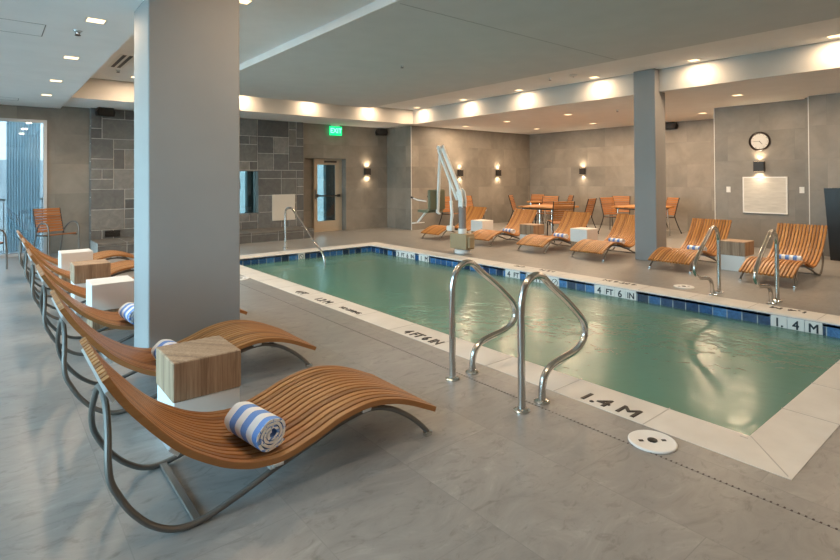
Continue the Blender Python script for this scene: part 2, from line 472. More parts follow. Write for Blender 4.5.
# pool shell
WL = -.14
D0, D1 = -1.0, -1.25
pb = MB()
pb.quad((PX0, PY0, D1), (PX1, PY0, D1), (PX1, PY1, D0), (PX0, PY1, D0))
pb.quad((PX0, PY0, D1), (PX0, PY1, D0), (PX0, PY1, -.17), (PX0, PY0, -.17))
pb.quad((PX1, PY0, D1), (PX1, PY0, -.17), (PX1, PY1, -.17), (PX1, PY1, D0))
pb.quad((PX0, PY0, D1), (PX0, PY0, -.17), (PX1, PY0, -.17), (PX1, PY0, D1))
pb.quad((PX0, PY1, D0), (PX1, PY1, D0), (PX1, PY1, -.17), (PX0, PY1, -.17))
struct(pb.build('pool_basin', 'plaster', smooth=False))
st = MB()
for i, z in enumerate((-.22, -.40, -.60)):
    st.box((PX0+.01, PY1-.40*(i+1), D0-.05), (PX1-.01, PY1-.40*i-.01, z), .02)
struct(st.build('pool_steps', 'plaster'))
for nm, p in (('pool_tile_band', ((PX1, PY0, -.17), (PX1, PY1, -.17), (PX1, PY1, -.02), (PX1, PY0, -.02))),
              ('pool_tile_band', ((PX0, PY1, -.17), (PX0, PY0, -.17), (PX0, PY0, -.02), (PX0, PY1, -.02)))):
    struct(MB().quad(*p).build(nm, 'tile_y', smooth=False))
for nm, p in (('pool_tile_band', ((PX0, PY1, -.17), (PX1, PY1, -.17), (PX1, PY1, -.02), (PX0, PY1, -.02))),
              ('pool_tile_band', ((PX1, PY0, -.17), (PX0, PY0, -.17), (PX0, PY0, -.02), (PX1, PY0, -.02)))):
    struct(MB().quad(*p).build(nm, 'tile_x', smooth=False))
w = MB(); w.quad((PX0, PY0, WL), (PX1, PY0, WL), (PX1, PY1, WL), (PX0, PY1, WL))
struct(w.build('pool_water', 'water', smooth=False))

# walls -----------------------------------------------------------
def wall(name, mat, *boxes):
    b = MB()
    for lo, hi in boxes: b.box(lo, hi)
    return struct(b.build(name, mat, smooth=False))
WX0, WX1, WZ = -1.3, .868, 2.635       # window in the back wall
SX0, SX1 = 1.585, 6.36               # stone wall
DX0, DX1, DZ = 6.44, 7.71, 2.005     # door recess
OX0, OX1, OZ0, OZ1 = 3.5, 5.16, .58, 1.665
TW = 3.5
XW = 9.125                           # corner of the right hand wall
wall('wall_back', 'wall_xz', ((XL-.3, YW, 0), (WX0, YW+.25, TW)), ((WX0, YW, WZ), (WX1, YW+.25, TW)), ((WX1, YW, 0), (SX0+.05, YW+.25, TW)),
     ((SX1-.05, YW, 0), (DX0, YW+.25, TW)), ((DX0, YW, DZ), (DX1, YW+.5, TW)), ((DX1, YW, 0), (XW, YW+.25, TW)),
     ((SX0+.05, YW+.02, OZ1), (SX1-.05, YW+.25, TW)), ((SX0+.05, YW+.02, 0), (SX1-.05, YW+.25, OZ0)),
     ((SX0+.05, YW+.02, OZ0), (OX0, YW+.25, OZ1)), ((OX1, YW+.02, OZ0), (SX1-.05, YW+.25, OZ1)),
     ((DX0-.25, YW+.25, 0), (DX0, YW+.5, DZ)), ((DX1, YW+.25, 0), (DX1+.25, YW+.5, DZ)), ((DX0, YW+.27, 0), (6.82, YW+.5, DZ)))
wall('wall_right', 'wall_xz', ((XW, YC, 0), (XR+.25, YC+.25, TW)))
wall('wall_return', 'wall_yz', ((XW, YC+.25, 0), (XW+.25, YW+.25, TW)))
wall('wall_far', 'wall_yz', ((XR, 4.4, 0), (XR+.25, YC+.1, TW)))
wall('wall_far_panel', 'wall_yz', ((E2, 3.02, 0), (E2+.25, 4.71, TW)), ((E2+.2, 4.46, 0), (XR+.1, 4.71, TW)))
wall('wall_far_near', 'wall_yz', ((E3, YN-.3, 0), (E3+.6, 2.925, TW)), ((E3+.2, 2.7, 0), (E2+.2, 3.03, TW)))
wall('wall_near', 'paint', ((XL-.3, YN-.25, 0), (XR, YN, TW)))
trm = MB()
for x, y in ((XW, YC), (E2, 4.71), (E2, 3.02), (E3, 2.925)):
    trm.box((x-.006, y-.006, 0), (x+.006, y+.006, H1))
struct(trm.build('trim_1', 'plate', smooth=False))

# ceilings
SL, HS = 1.086, 2.887
cl = MB()
cl.box((SL-.05, YN-.3, H2), (XC+.05, YF+.05, H2+.2))
cl.box((XL-.3, YN-.3, HS), (SL, YW+.5, H2+.2))
cl.box((SL, YF, H1), (XC+.05, YW+.5, H2+.2))
cl.box((XC, YN-.3, H1), (XR+.3, YW+.1, H2+.2))
struct(cl.build('ceiling', 'paint', smooth=False))
fb_ = MB().box((XC-.004, YN, H1-.001), (XC+.01, YF, H2)).box((SL, YF-.004, H1-.001), (XC, YF+.01, H2))
struct(fb_.build('trim_3', 'fascia2', smooth=False))
cd = MB().box((3.14, YN, HC), (7.33, 10.93, H2-.001), .006)
cloud = struct(cd.build('ceiling_cloud', 'cloud', smooth=False))
ce = MB().box((3.128, YN, HC-.002), (3.142, 10.94, H2-.001)); ce.build('edge_band', 'fascia', cloud, smooth=False)
gr = MB().box((3.2, 4.2, HC-.0015), (7.3, 4.206, HC+.002)); gr.build('panel_joint', 'drain', cloud, smooth=False)
# access panel outlines in the low soffit
ap = MB()
for (x0, y0, x1, y1) in ((-.12, 5.92, .40, 6.42), (-.15, 11.5, .39, 11.88)):
    for lo, hi in (((x0, y0), (x1, y0+.008)), ((x0, y1-.008), (x1, y1)), ((x0, y0), (x0+.008, y1)), ((x1-.008, y0), (x1, y1))):
        ap.box((*lo, HS-.0015), (*hi, HS+.001))
struct(ap.build('trim_2', 'drain', smooth=False))

# columns
def column(name, x0, y0, x1, y1, z): return struct(MB().box((x0, y0, 0), (x1, y1, z), .008).build(name, 'column', smooth=False))
column('column', .949, 4.48, 1.668, 5.0, H2)
column('column', 8.82, 4.375, 9.185, 4.765, H2)

# stone wall ------------------------------------------------------
def stone_wall():
    b = MB(); lay = b.bm.loops.layers.float_color.new('tone')
    pal = [(.105, .105, .103), (.13, .128, .124), (.155, .150, .142), (.088, .089, .089), (.175, .168, .158), (.12, .119, .116)]
    def stone(lo, hi, bev, col):
        b2 = bmesh.new(); bmesh.ops.create_cube(b2, size=1)
        for v in b2.verts:
            for i in range(3): v.co[i] = lo[i]+(v.co[i]+.5)*(hi[i]-lo[i])
        if bev: bmesh.ops.bevel(b2, geom=b2.edges[:], offset=bev, segments=1, affect='EDGES')
        l2 = b2.loops.layers.float_color.new('tone')
        for f in b2.faces:
            for l in f.loops: l[l2] = (*col, 1)
        b._merge(b2)
    MORT = (.46, .45, .43)
    yf = 12.55
    # mortar backing around the opening
    for lo, hi in (((SX0+.004, yf+.006, 0), (OX0, YW+.02, H1)), ((OX1, yf+.006, 0), (SX1-.004, YW+.02, H1)), ((OX0, yf+.006, 0), (OX1, YW+.02, OZ0)), ((OX0, yf+.006, OZ1), (OX1, YW+.02, H1))):
        stone(lo, hi, 0, MORT)
    def fill(x0, x1, z0, z1, nx, nz, skip, front):
        cw, chh = (x1-x0)/nx, (z1-z0)/nz
        used = [[False]*nz for _ in range(nx)]
        for iz in range(nz):
            for ix in range(nx):
                if used[ix][iz] or skip(x0+(ix+.5)*cw, z0+(iz+.5)*chh): continue
                wmax, hmax = random.choice(((3, 1), (2, 1), (2, 2), (1, 1), (4, 2), (2, 1), (1, 2), (3, 2), (2, 2)))
                w_ = 1
                while w_ < wmax and ix+w_ < nx and not used[ix+w_][iz] and not skip(x0+(ix+w_+.5)*cw, z0+(iz+.5)*chh): w_ += 1
                h_ = 1
                while h_ < hmax and iz+h_ < nz and all(not used[k][iz+h_] and not skip(x0+(k+.5)*cw, z0+(iz+h_+.5)*chh) for k in range(ix, ix+w_)): h_ += 1
                for a in range(ix, ix+w_):
                    for q in range(iz, iz+h_): used[a][q] = True
                c = random.choice(pal); k = random.uniform(.95, 1.5); g = .0085
                front(x0+ix*cw+g, x0+(ix+w_)*cw-g, z0+iz*chh+g, z0+(iz+h_)*chh-g, tuple(q*k for q in c))
    fill(SX0, SX1, 0, H1, 23, 14, lambda x, z: OX0-.02 < x < OX1+.0 and OZ0 < z < OZ1,
         lambda a, b_, c, d, col: stone((a, yf-random.uniform(0, .008), c), (b_, yf+.04, d), .004, col))
    # left end face stones
    for i in range(8):
        stone((SX0, yf+.002, i*.366+.008), (SX0+.02, YW-.002, (i+1)*.366-.006), .003, random.choice(pal))
    return struct(b.build('wall_stone', 'stone', smooth=False)), stone, pal, MORT
stone_wall()
def hearth():
    b = MB(); b.bm.loops.layers.float_color.new('tone')
    pal = [(.105, .100, .094), (.13, .122, .112), (.155, .143, .128), (.12, .115, .108)]
    def stone(lo, hi, bev, col):
        b2 = bmesh.new(); bmesh.ops.create_cube(b2, size=1)
        for v in b2.verts:
            for i in range(3): v.co[i] = lo[i]+(v.co[i]+.5)*(hi[i]-lo[i])
        if bev: bmesh.ops.bevel(b2, geom=b2.edges[:], offset=bev, segments=1, affect='EDGES')
        l2 = b2.loops.layers.float_color.new('tone')
        for f in b2.faces:
            for l in f.loops: l[l2] = (*col, 1)
        b._merge(b2)
    x0, x1, y0, y1, z = SX0, 6.165, 11.62, 12.53, .235
    stone((x0+.004, y0+.006, 0), (x1-.004, y1, z-.004), 0, (.46, .45, .43))
    x = x0
    while x < x1-.05:
        w_ = min(random.choice((.35, .5, .65)), x1-x)
        if x1-x-w_ < .15: w_ = x1-x
        stone((x+.006, y0, .006), (x+w_-.006, y0+.03, z-.055), .004, random.choice(pal))
        stone((x+.006, y0-.004, z-.048), (x+w_-.006, y1-.01, z), .004, random.choice(pal))
        x += w_
    stone((x1-.03, y0+.04, .006), (x1+.001, y1, z-.055), .003, pal[1])
    return struct(b.build('hearth_ledge', 'stone', smooth=False))
hearth()
vt = thing('fireplace_vent', 'small black vent slot low in the stone wall above the hearth', 'vent', (1.98, 12.535, .33))
MB().box((-.14, -.004, -.065), (.14, .012, .065)).build('vent_face', 'black', vt, smooth=False)
lv = MB()
for i in range(4): lv.box((-.13, -.010, -.05+i*.03), (.13, -.003, -.042+i*.03))
lv.build('vent_slats', 'dark', vt, smooth=False)

# see-through opening in stone wall
fr_ = MB()
for lo, hi in (((OX0, YW-.06, OZ0), (OX0+.03, YW+.2, OZ1)), ((OX1-.012, YW-.1, OZ0), (OX1, YW+.25, OZ1)), ((OX0, YW-.1, OZ1-.012), (OX1, YW+.25, OZ1)), ((OX0, YW-.1, OZ0), (OX1, YW+.25, OZ0+.03))):
    fr_.box(lo, hi)
w2 = struct(fr_.build('window_2', 'bronze', smooth=False))
MB().box((OX0+.03, YW+.12, OZ0+.03), (OX1-.012, YW+.128, OZ1-.012)).build('pane', 'glass_teal', w2, smooth=False)

# back window ------------------------------------------------------
fr_ = MB()
def frame(b, x0, x1, z0, z1, y0, y1, t):
    b.box((x0, y0, z0), (x0+t, y1, z1)); b.box((x1-t, y0, z0), (x1, y1, z1))
    b.box((x0+t, y0, z1-t), (x1-t, y1, z1)); b.box((x0+t, y0, z0), (x1-t, y1, z0+t))
frame(fr_, WX0, WX1, 0.0, WZ, YW-.02, YW+.10, .055)
w1 = struct(fr_.build('window_1', 'winframe', smooth=False))
MB().box((WX0+.05, YW+.03, .05), (WX1-.05, YW+.038, WZ-.05)).build('pane', 'glass_back', w1, smooth=False)

# door -------------------------------------------------------------
d = MB(); Yd = YW+.25
frame(d, 6.82, 7.69, 0.0, DZ, Yd-.06, Yd+.06, .05)
door = struct(d.build('door_1', 'doorframe', smooth=False))
lf = MB(); lf.box((6.87, Yd-.03, .02), (6.935, Yd+.02, 1.955)).box((7.50, Yd-.03, .02), (7.64, Yd+.02, 1.955)).box((6.935, Yd-.03, .02), (7.5, Yd+.02, .29)).box((6.935, Yd-.03, 1.84), (7.5, Yd+.02, 1.955))
lf.build('door_leaf', 'doorframe', door, smooth=False)
MB().box((6.935, Yd-.008, .29), (7.5, Yd, 1.84)).build('pane', 'glass_teal', door, smooth=False)
MB().tube([(6.9, Yd-.08, .985), (7.6, Yd-.08, .985)], .018).box((6.88, Yd-.1, .94), (6.94, Yd-.03, 1.03)).box((7.55, Yd-.1, .95), (7.62, Yd-.03, 1.02)).build('panic_bar', 'dark', door)
MB().box((6.84, Yd-.09, .90), (6.875, Yd-.055, 1.16), .006).build('pull_handle', 'bronze', door)
MB().box((7.15, Yd-.10, 1.90), (7.5, Yd-.03, 1.95)).build('door_closer', 'dark', door, smooth=False)

# window wall on the left (behind the lounger row) ------------------
lw = MB(); gl = MB()
lw.box((XL-.2, YN-.3, 0), (XL, 1.3, TW)); lw.box((XL-.2, 1.3, 2.72), (XL, YW, TW)); lw.box((XL-.2, 12.3, 0), (XL, YW+.25, 2.72))
struct(lw.build('wall_left', 'paint', smooth=False))
mu = MB(); y = 1.3; n_w = 6; dy = (12.3-y)/n_w
for i in range(n_w+1): mu.box((XL-.13, y+i*dy-.035, 0), (XL-.03, y+i*dy+.035, 2.72))
mu.box((XL-.13, y, 0), (XL-.03, 12.3, .06)); mu.box((XL-.13, y, 2.66), (XL-.03, 12.3, 2.72))
w3 = struct(mu.build('window_3', 'winframe', smooth=False))
for i in range(n_w):
    MB().box((XL-.085, y+i*dy+.035, .06), (XL-.078, y+(i+1)*dy-.035, 2.66)).build('pane', 'glass', w3, smooth=False)

# outside ------------------------------------------------------------
struct(MB().box((-45, -40, -.35), (60, 60, -.25)).build('outside_ground', 'ext_ground', smooth=False))
struct(MB().box((-8, 24, -.25), (30, 25, 2.2)).build('outside_wall', 'ext_wall', smooth=False))
M['ext_dark'] = plain('dark_teal_panel', (.05, .11, .115), .7)
struct(MB().box((5.20, 13.45, 0), (6.6, 13.6, 3)).box((7.66, 13.7, 0), (9.2, 13.85, 3)).build('outside_wall', 'ext_dark', smooth=False))
cu = MB(); nn = 60
for k in range(nn):
    x0 = .25 + .55*k/nn; x1 = .25 + .55*(k+1)/nn
    ya = 13.25 + .03*math.sin(k*1.3); yb = 13.25 + .03*math.sin((k+1)*1.3)
    cu.quad((x0, ya, .02), (x1, yb, .02), (x1, yb, 2.75), (x0, ya, 2.75)); cu.quad((x0, ya+.004, .02), (x0, ya+.004, 2.75), (x1, yb+.004, 2.75), (x1, yb+.004, .02))
cu = cu.build('window_curtain', 'sheer'); tag(cu, 'blue grey sheer curtain hanging behind the glass of the corner window', 'curtain')
rl = thing('balcony_railing', 'thin pale railing seen outside through the corner window', 'railing', (0, 15.0, 0))
rb = MB()
for k in range(22): rb.tube([(-2+k*.14, 0, -.25), (-2+k*.14, 0, 1.0)], .009, 6)
rb.build('balusters', 'bronze', rl)
MB().box((-2.1, -.02, 1.0), (1.1, .02, 1.04)).build('top_rail', 'bronze', rl, smooth=False)

# exercise machine glimpsed through the opening
ex = thing('exercise_machine', 'dark exercise bike seen through the opening in the stone wall', 'exercise machine', (5.0, 14.2, 0))
MB().tube(spline([(-.5, 0, .02), (-.2, 0, .35), (.1, 0, .75), (.25, 0, 1.2)]), .035).tube([(-.55, -.25, .03), (-.55, .25, .03)], .03).tube([(.4, -.25, .03), (.4, .25, .03)], .03).tube([(-.55, 0, .03), (.4, 0, .03)], .03).build('bike_frame', 'dark', ex)
MB().lathe([(0, -.05), (.2, -.05), (.22, 0), (.2, .05), (0, .05)]).xform(Matrix.Translation((.1, 0, .33)) @ Matrix.Rotation(PI/2, 4, 'X')).build('flywheel', 'strap', ex)
MB().tube(spline([(.05, -.28, 1.22), (.2, -.25, 1.25), (.25, 0, 1.2), (.2, .25, 1.25), (.05, .28, 1.22)]), .018).build('handlebar', 'black', ex)
MB().box((-.42, -.1, .8), (-.15, .1, .88), .03).tube([(-.27, 0, .8), (-.15, 0, .4)], .02).build('saddle', 'black', ex)
MB().box((.2, -.16, 1.25), (.24, .16, 1.45), .01).build('display', 'black', ex)

# ------------------------------------------------------------------ loungers
W = .665
PROF = [(.348, .712), (.436, .572), (.60, .380), (.75, .268), (.86, .215), (.95, .192), (1.06, .188), (1.2, .223), (1.345, .272), (1.5, .295), (1.635, .282), (1.78, .238), (1.975, .146)]
def seat_curve(n=6): return spline([(x, 0, z) for x, z in PROF], n)
def nrm_at(P, i):
    t = (P[min(i+1, len(P)-1)]-P[max(i-1, 0)]).normalized(); return Vector((-t.z, 0, t.x))
def make_lounger(slat, fill=.76):
    t = thing('sun_lounger', 'x', 'sun lounger')
    P = seat_curve(); b = MB(); ns = 15; pitch = W/ns; sw = pitch*fill; th = .028; ch_ = .002
    for k in range(ns):
        y0 = k*pitch+(pitch-sw)/2; y1 = y0+sw
        rings = []
        for i, p in enumerate(P):
            n = nrm_at(P, i)
            sec = [(y0, -th), (y1, -th), (y1, -ch_), (y1-ch_, 0), (y0+ch_, 0), (y0, -ch_)]
            rings.append([b.bm.verts.new((p.x+n.x*h, y, p.z+n.z*h)) for y, h in sec])
        for a, c in zip(rings, rings[1:]):
            for q in range(6): b.bm.faces.new((a[q], a[(q+1) % 6], c[(q+1) % 6], c[q]))
        b.bm.faces.new(rings[0][::-1]); b.bm.faces.new(rings[-1])
    b.build('slatted_seat', slat, t, angle=25)
    # bent tube frame: foot - floor - arch under the head - floor - foot
    ya, yb = .045, .625
    side = [(1.915, .014), (1.868, .07), (1.775, .15), (1.66, .215), (1.53, .243), (1.37, .222), (1.19, .168), (1.02, .118), (.86, .062), (.70, .018), (.59, .022), (.50, .075), (.43, .155), (.385, .235), (.358, .30), (.35, .37), (.352, .45)]
    hp = [(.352, .06, .37), (.358, .10, .44), (.364, .17, .515), (.366, .245, .555), (.368, .325, .568), (.366, .40, .552), (.364, .46, .50), (.361, .52, .43), (.364, .57, .37), (.373, .60, .30), (.397, .615, .235), (.44, .62, .16), (.51, .625, .08), (.60, .63, .022), (.70, .63, .018)]
    low = [(x, z) for x, z in side if z < .33 or x > .5]
    fy = lambda x, y: y + (-.035 if y < .3 else .035)*max(0, (x-1.6)/.3)
    path = [(x, fy(x, ya), z) for x, z in low] + hp + [(x, fy(x, yb), z) for x, z in low[::-1] if x > .8]
    for y in (ya-.035, yb+.035):
        MB().box((1.885, y-.017, .0), (1.935, y+.017, .03), .006).build('foot_cap', 'chrome', t)
    MB().tube(spline(path, 6), .0135, 10).build('tube_frame', 'bronze', t)
    MB().box((.663, ya, .008), (.697, yb, .022), .003).build('cross_bar', 'bronze', t)
    for s in (.375, .60, 1.03, 1.5):
        i = min(range(len(P)), key=lambda q: abs(P[q].x-s)); p = P[i]; n = nrm_at(P, i); tg = Vector((n.z, 0, -n.x))
        q = p-n*(th+.008)
        mm = Matrix(((tg.x, 0, n.x, q.x), (0, 1, 0, W/2), (tg.z, 0, n.z, q.z), (0, 0, 0, 1)))
        MB().obox(mm, (.05, W-.01, .014), .001).build('under_strap', 'strap', t, smooth=False)
    for y in (ya, yb):
        for x, z0, z1 in ((1.0, .128, .17), (1.53, .25, .272)):
            MB().box((x-.012, y-.02, z0), (x+.012, y+.02, z1)).build('mount_tab', 'strap', t, smooth=False)
    return t
LG = 'sun loungers in the row by the windows'; RG = 'sun loungers on the far side of the pool'
proto = make_lounger('slat')
LY = [2.262+1.40*i for i in range(6)]
llab = ['wooden slatted lounger closest to the camera, rolled towel on its curved seat',
        'wooden slatted lounger just in front of the big grey column, behind a block table',
        'wooden slatted lounger just behind the big grey column, towel on its seat',
        'wooden slatted lounger between the white and oak block tables, fourth by the windows',
        'wooden slatted lounger in front of the hindmost white block table by the windows',
        'wooden slatted lounger by the windows standing nearest the stone wall']
for i, (y, lb) in enumerate(zip(LY, llab)):
    dx = (0, -.012, -.015, -.02, -.015, -.02)[i]
    if i == 0: proto.location = (0, y, 0); proto['label'] = lb; proto['group'] = LG; L = proto
    else: L = copy_tree(proto, (dx, y, 0), 0, lb, LG)
RC = [(8.06, 2.52), (8.14, 3.86), (8.16, 5.33), (8.12, 6.55), (8.12, 7.95), (8.08, 9.5)]
rlab = ['slatted wooden lounger under the wall clock, closest to the tall black planter',
        'slatted wooden lounger between the far pool handrails and the slim grey column',
        'slatted wooden lounger partly hidden behind the slim grey column across the pool',
        'slatted wooden lounger across the pool between the white and oak block tables',
        'slatted wooden lounger across the pool between the oak table and the hindmost white table',
        'slatted wooden lounger half hidden behind the pool lift']
proto_r = make_lounger('slat_warm', .70); proto_r.scale = (1, .98, 1)
for i, ((xf, yc), lb) in enumerate(zip(RC, rlab)):
    loc = (xf+1.965, yc+.98*W/2, 0)
    if i == 0: proto_r.location = loc; proto_r.rotation_euler = (0, 0, PI); proto_r['label'] = lb; proto_r['group'] = RG
    else: copy_tree(proto_r, loc, PI, lb, RG)

# ------------------------------------------------------------------ towels
def make_towel():
    b = MB(); Lh = .145; r0, r1 = .014, .074; turns = 3.6; n = 120; th = .0088
    outer, inner = [], []
    for k in range(n+1):
        a = -turns*2*PI*(1-k/n)-PI/2+.9; r = r0+(r1-r0)*k/n
        wob = 1+.05*math.sin(2*a+.6)+.03*math.sin(5*a+k*.05); outer.append((math.cos(a)*(r+th)*wob*1.04, math.sin(a)*(r+th)*wob*.96)); inner.append((math.cos(a)*(r-th*.5)*wob*1.04, math.sin(a)*(r-th*.5)*wob*.96))
    ys = [-Lh, -Lh+.006, 0, Lh-.006, Lh]
    def row(pts, y, k): return [b.bm.verts.new((x*k, y, z*k)) for x, z in pts]
    O = [row(outer, y, .985 if abs(y) == Lh else 1) for y in ys]; I = [row(inner, y, 1.0) for y in ys]
    for q in range(4):
        for k in range(n):
            b.bm.faces.new((O[q][k], O[q][k+1], O[q+1][k+1], O[q+1][k])); b.bm.faces.new((I[q][k], I[q+1][k], I[q+1][k+1], I[q][k+1]))
    for q in (0, 4):
        for k in range(n): b.bm.faces.new((O[q][k], O[q][k+1], I[q][k+1], I[q][k]))
    for q in range(4):
        for k in (0, n): b.bm.faces.new((O[q][k], O[q+1][k], I[q+1][k], I[q][k]))
    return b.build('rolled_towel', 'towel', angle=60)
tw = make_towel()
TG = 'rolled striped towels on the loungers'
tspots = [(.99, LY[0]+.20, .272, .16, 'blue and white striped rolled towel on the lounger closest to the camera'),
          (.955, LY[1]+.17, .27, .1, 'blue and white rolled towel peeking out behind the nearest oak block table'),
          (.985, LY[2]+.14, .276, .1, 'blue and white rolled towel on the lounger just behind the big grey column'),
          (9.05, 2.50, .25, PI+.05, 'striped rolled towel on the far lounger nearest the tall black planter'),
          (9.12, 3.84, .25, PI-.03, 'striped rolled towel on the far lounger between handrail and slim column'),
          (9.14, 5.30, .25, PI, 'striped rolled towel on the lounger partly behind the slim grey column'),
          (9.10, 6.52, .25, PI+.04, 'striped rolled towel on the far lounger left of the white block table'),
          (9.10, 7.92, .25, PI, 'striped rolled towel on the far lounger just left of the oak block table')]
for i, (x, y, z, rz, lb) in enumerate(tspots):
    o = tw if i == 0 else tw.copy()
    if i: COL.objects.link(o)
    o.location = (x, y, z); o.rotation_euler = (0, 0, rz); tag(o, lb, 'towel', TG)
    if i > 2: o.scale = (.82, .95, .72)

# ------------------------------------------------------------------ block tables
def block_table(x0, y0, wood_top, label, s=.375, h=.452, cut=.235):
    t = thing('block_table', label, 'side table', (x0, y0, 0), 0, 'cube side tables between the loungers')
    if wood_top:
        MB().box((.006, .006, 0), (s-.006, s-.006, cut), .004).build('white_base', 'white', t)
        MB().box((0, 0, cut), (s, s, h), .006).build('oak_top', 'block', t)
    else:
        MB().box((.006, .006, 0), (s-.006, s-.006, h-cut-.02), .004).build('oak_base', 'block', t)
        MB().box((0, 0, h-cut-.02), (s, s, h), .004).build('white_top', 'white', t)
    return t
block_table(.768, 3.055, True, 'oak topped block table with white base, beside the lounger closest to the camera')
block_table(.748, 5.83, False, 'white topped block table with oak base behind the big grey column')
block_table(.76, 7.30, True, 'oak topped block table standing behind the white topped one by the windows')
block_table(.75, 8.63, False, 'hindmost white topped block table in the row by the windows')
block_table(8.84, 3.02, True, 'oak topped block table with white base between the two loungers under the clock')
block_table(8.84, 5.74, False, 'white topped block table beside the lounger behind the slim column')
block_table(8.84, 7.02, True, 'oak topped block table on the far pool side between two white ones')
block_table(8.84, 8.50, False, 'white topped block table close to the pool lift')

# ------------------------------------------------------------------ handrails
def flange(b, x, y): b.lathe([(0, 0), (.052, 0), (.052, .008), (.04, .016), (.028, .02), (0, .02)], (x, y, 0), 24)
RP = [(0, 0), (0, .3), (0, .60), (.012, .70), (.055, .785), (.135, .823), (.215, .805), (.30, .74), (.46, .625), (.60, .51), (.66, .45), (.69, .385), (.68, .32), (.625, .272), (.54, .245), (.40, .228), (.30, .208), (.235, .165), (.208, .10), (.20, 0)]
def pool_rail(x, y, sgn, label):
    t = thing('pool_handrail', label, 'handrail', (x, y, 0), 0 if sgn > 0 else PI, 'figure four handrails at the pool edge')
    MB().tube([(p.x, 0, p.z) for p in spline([(a, 0, z) for a, z in RP], 7)], .0235, 14).build('bent_rail', 'steel', t)
    for px in (0, .20):
        b = MB(); flange(b, px, 0); b.build('floor_flange', 'chrome', t)
pool_rail(2.585, 2.79, 1, 'polished steel pool handrail near the camera, standing further along the deck')
pool_rail(2.562, 2.135, 1, 'polished steel pool handrail closest to the camera')
pool_rail(7.085, 2.72, -1, 'steel pool handrail across the pool beside the towel lounger and oak table')
pool_rail(7.085, 2.09, -1, 'steel pool handrail across the pool in front of the lounger under the clock')
t = thing('stair_handrail', 'slim steel stair handrail sloping into the water at the pool end', 'handrail', (4.80, 10.25, 0))
MB().tube(spline([(0, .06, 0), (0, .06, .40), (0, .06, .70), (0, .045, .785), (0, -.02, .835), (0, -.16, .852), (0, -.30, .82), (0, -.75, .54), (0, -1.42, .12), (0, -1.55, .02), (0, -1.60, -.10), (0, -1.60, -.36)], 6), .021, 12).build('bent_rail', 'steel', t)
b = MB(); flange(b, 0, .06); b.build('floor_flange', 'chrome', t)

# ------------------------------------------------------------------ deck lids, drain
def lid(x, y, label, r=.125):
    t = thing('skimmer_lid', label, 'lid', (x, y, .001), -.69, 'round white skimmer lids in the deck')
    MB().lathe([(0, 0), (r, 0), (r, .006), (r-.006, .010), (r-.016, .008), (0, .009)], n=48).build('lid_plate', 'lid', t)
    MB().lathe([(0, .009), (.026, .009), (.026, .013), (.02, .0145), (0, .0145)], n=24).build('lock_cap', 'black', t)
    for s in (-1, 1):
        MB().box((s*.062-.012, -.009, .0085), (s*.062+.012, .009, .0105)).build('finger_hole', 'black', t, smooth=False)
lid(2.805, 1.425, 'round white skimmer lid in the deck beside the pool corner nearest the camera')
lid(2.83, 7.58, 'round white lid in the deck just right of the big grey column')
lid(7.07, 3.145, 'pale round lid in the deck across the pool beside the far handrails')
def drain_mat():
    mt, nt, b = new_mat('slotted_drain')
    tc = nt.nodes.new('ShaderNodeTexCoord'); sp = nt.nodes.new('ShaderNodeSeparateXYZ'); nt.links.new(tc.outputs['Object'], sp.inputs[0])
    fr = math_n(nt, 'FRACT', math_n(nt, 'DIVIDE', sp.outputs[1], .026))
    f = math_n(nt, 'GREATER_THAN', fr, .68)
    nt.links.new(mixc(nt, f, (.25, .245, .235), (.03, .012, .012)), b.inputs['Base Color']); b.inputs['Roughness'].default_value = .5
    return mt
M['slots'] = drain_mat()
struct(MB().box((2.686, YN, .0002), (2.698, 9.8, .0016)).build('drain_strip', 'slots', smooth=False))

# ------------------------------------------------------------------ depth markings
def deck_mark(parts, x, rz, label, size=.118):
    t = thing('depth_marking', label, 'depth marking', (x, sum(p[1] for p in parts)/len(parts), .0026), 0, 'depth markings on the coping')
    for body, y, sx, sz in parts:
        text('lettering', body, size*sz, 'ink', (0, y-t.location.y, 0), (0, 0, rz), t, .0004, sx)
deck_mark([('1.4 M', 1.835, 1.12, 1.36)], 3.05, -PI/2, 'dark 1.4 M depth lettering on the near coping by the pool corner')
deck_mark([('4 FT 6 IN', 3.69, .85, 1.25)], 3.05, -PI/2, 'dark 4 FT 6 IN depth lettering on the near coping left of the handrails')
deck_mark([('4 FT', 6.13, .8, 1.25), ('1.2 M', 5.56, .95, 1.25), ('NO DIVING', 4.96, .85, .75)], 3.065, -PI/2, 'dark 4 FT 1.2 M depth lettering on the coping near the pool steps')
deck_mark([('1.4 M', 1.87, 1.35, 1.0)], 6.705, PI/2, 'dark 1.4 M depth lettering on the far coping before the handrails')
deck_mark([('4 FT 6 IN', 3.85, 1.1, .95)], 6.705, PI/2, 'dark 4 FT 6 IN depth lettering on the far coping before the slim column')
deck_mark([('4 FT', 5.6, .95, .95), ('1.2 M', 5.05, 1.1, .95)], 6.705, PI/2, 'dark 4 FT 1.2 M depth lettering on the far coping near the lounger row')
TS = .152
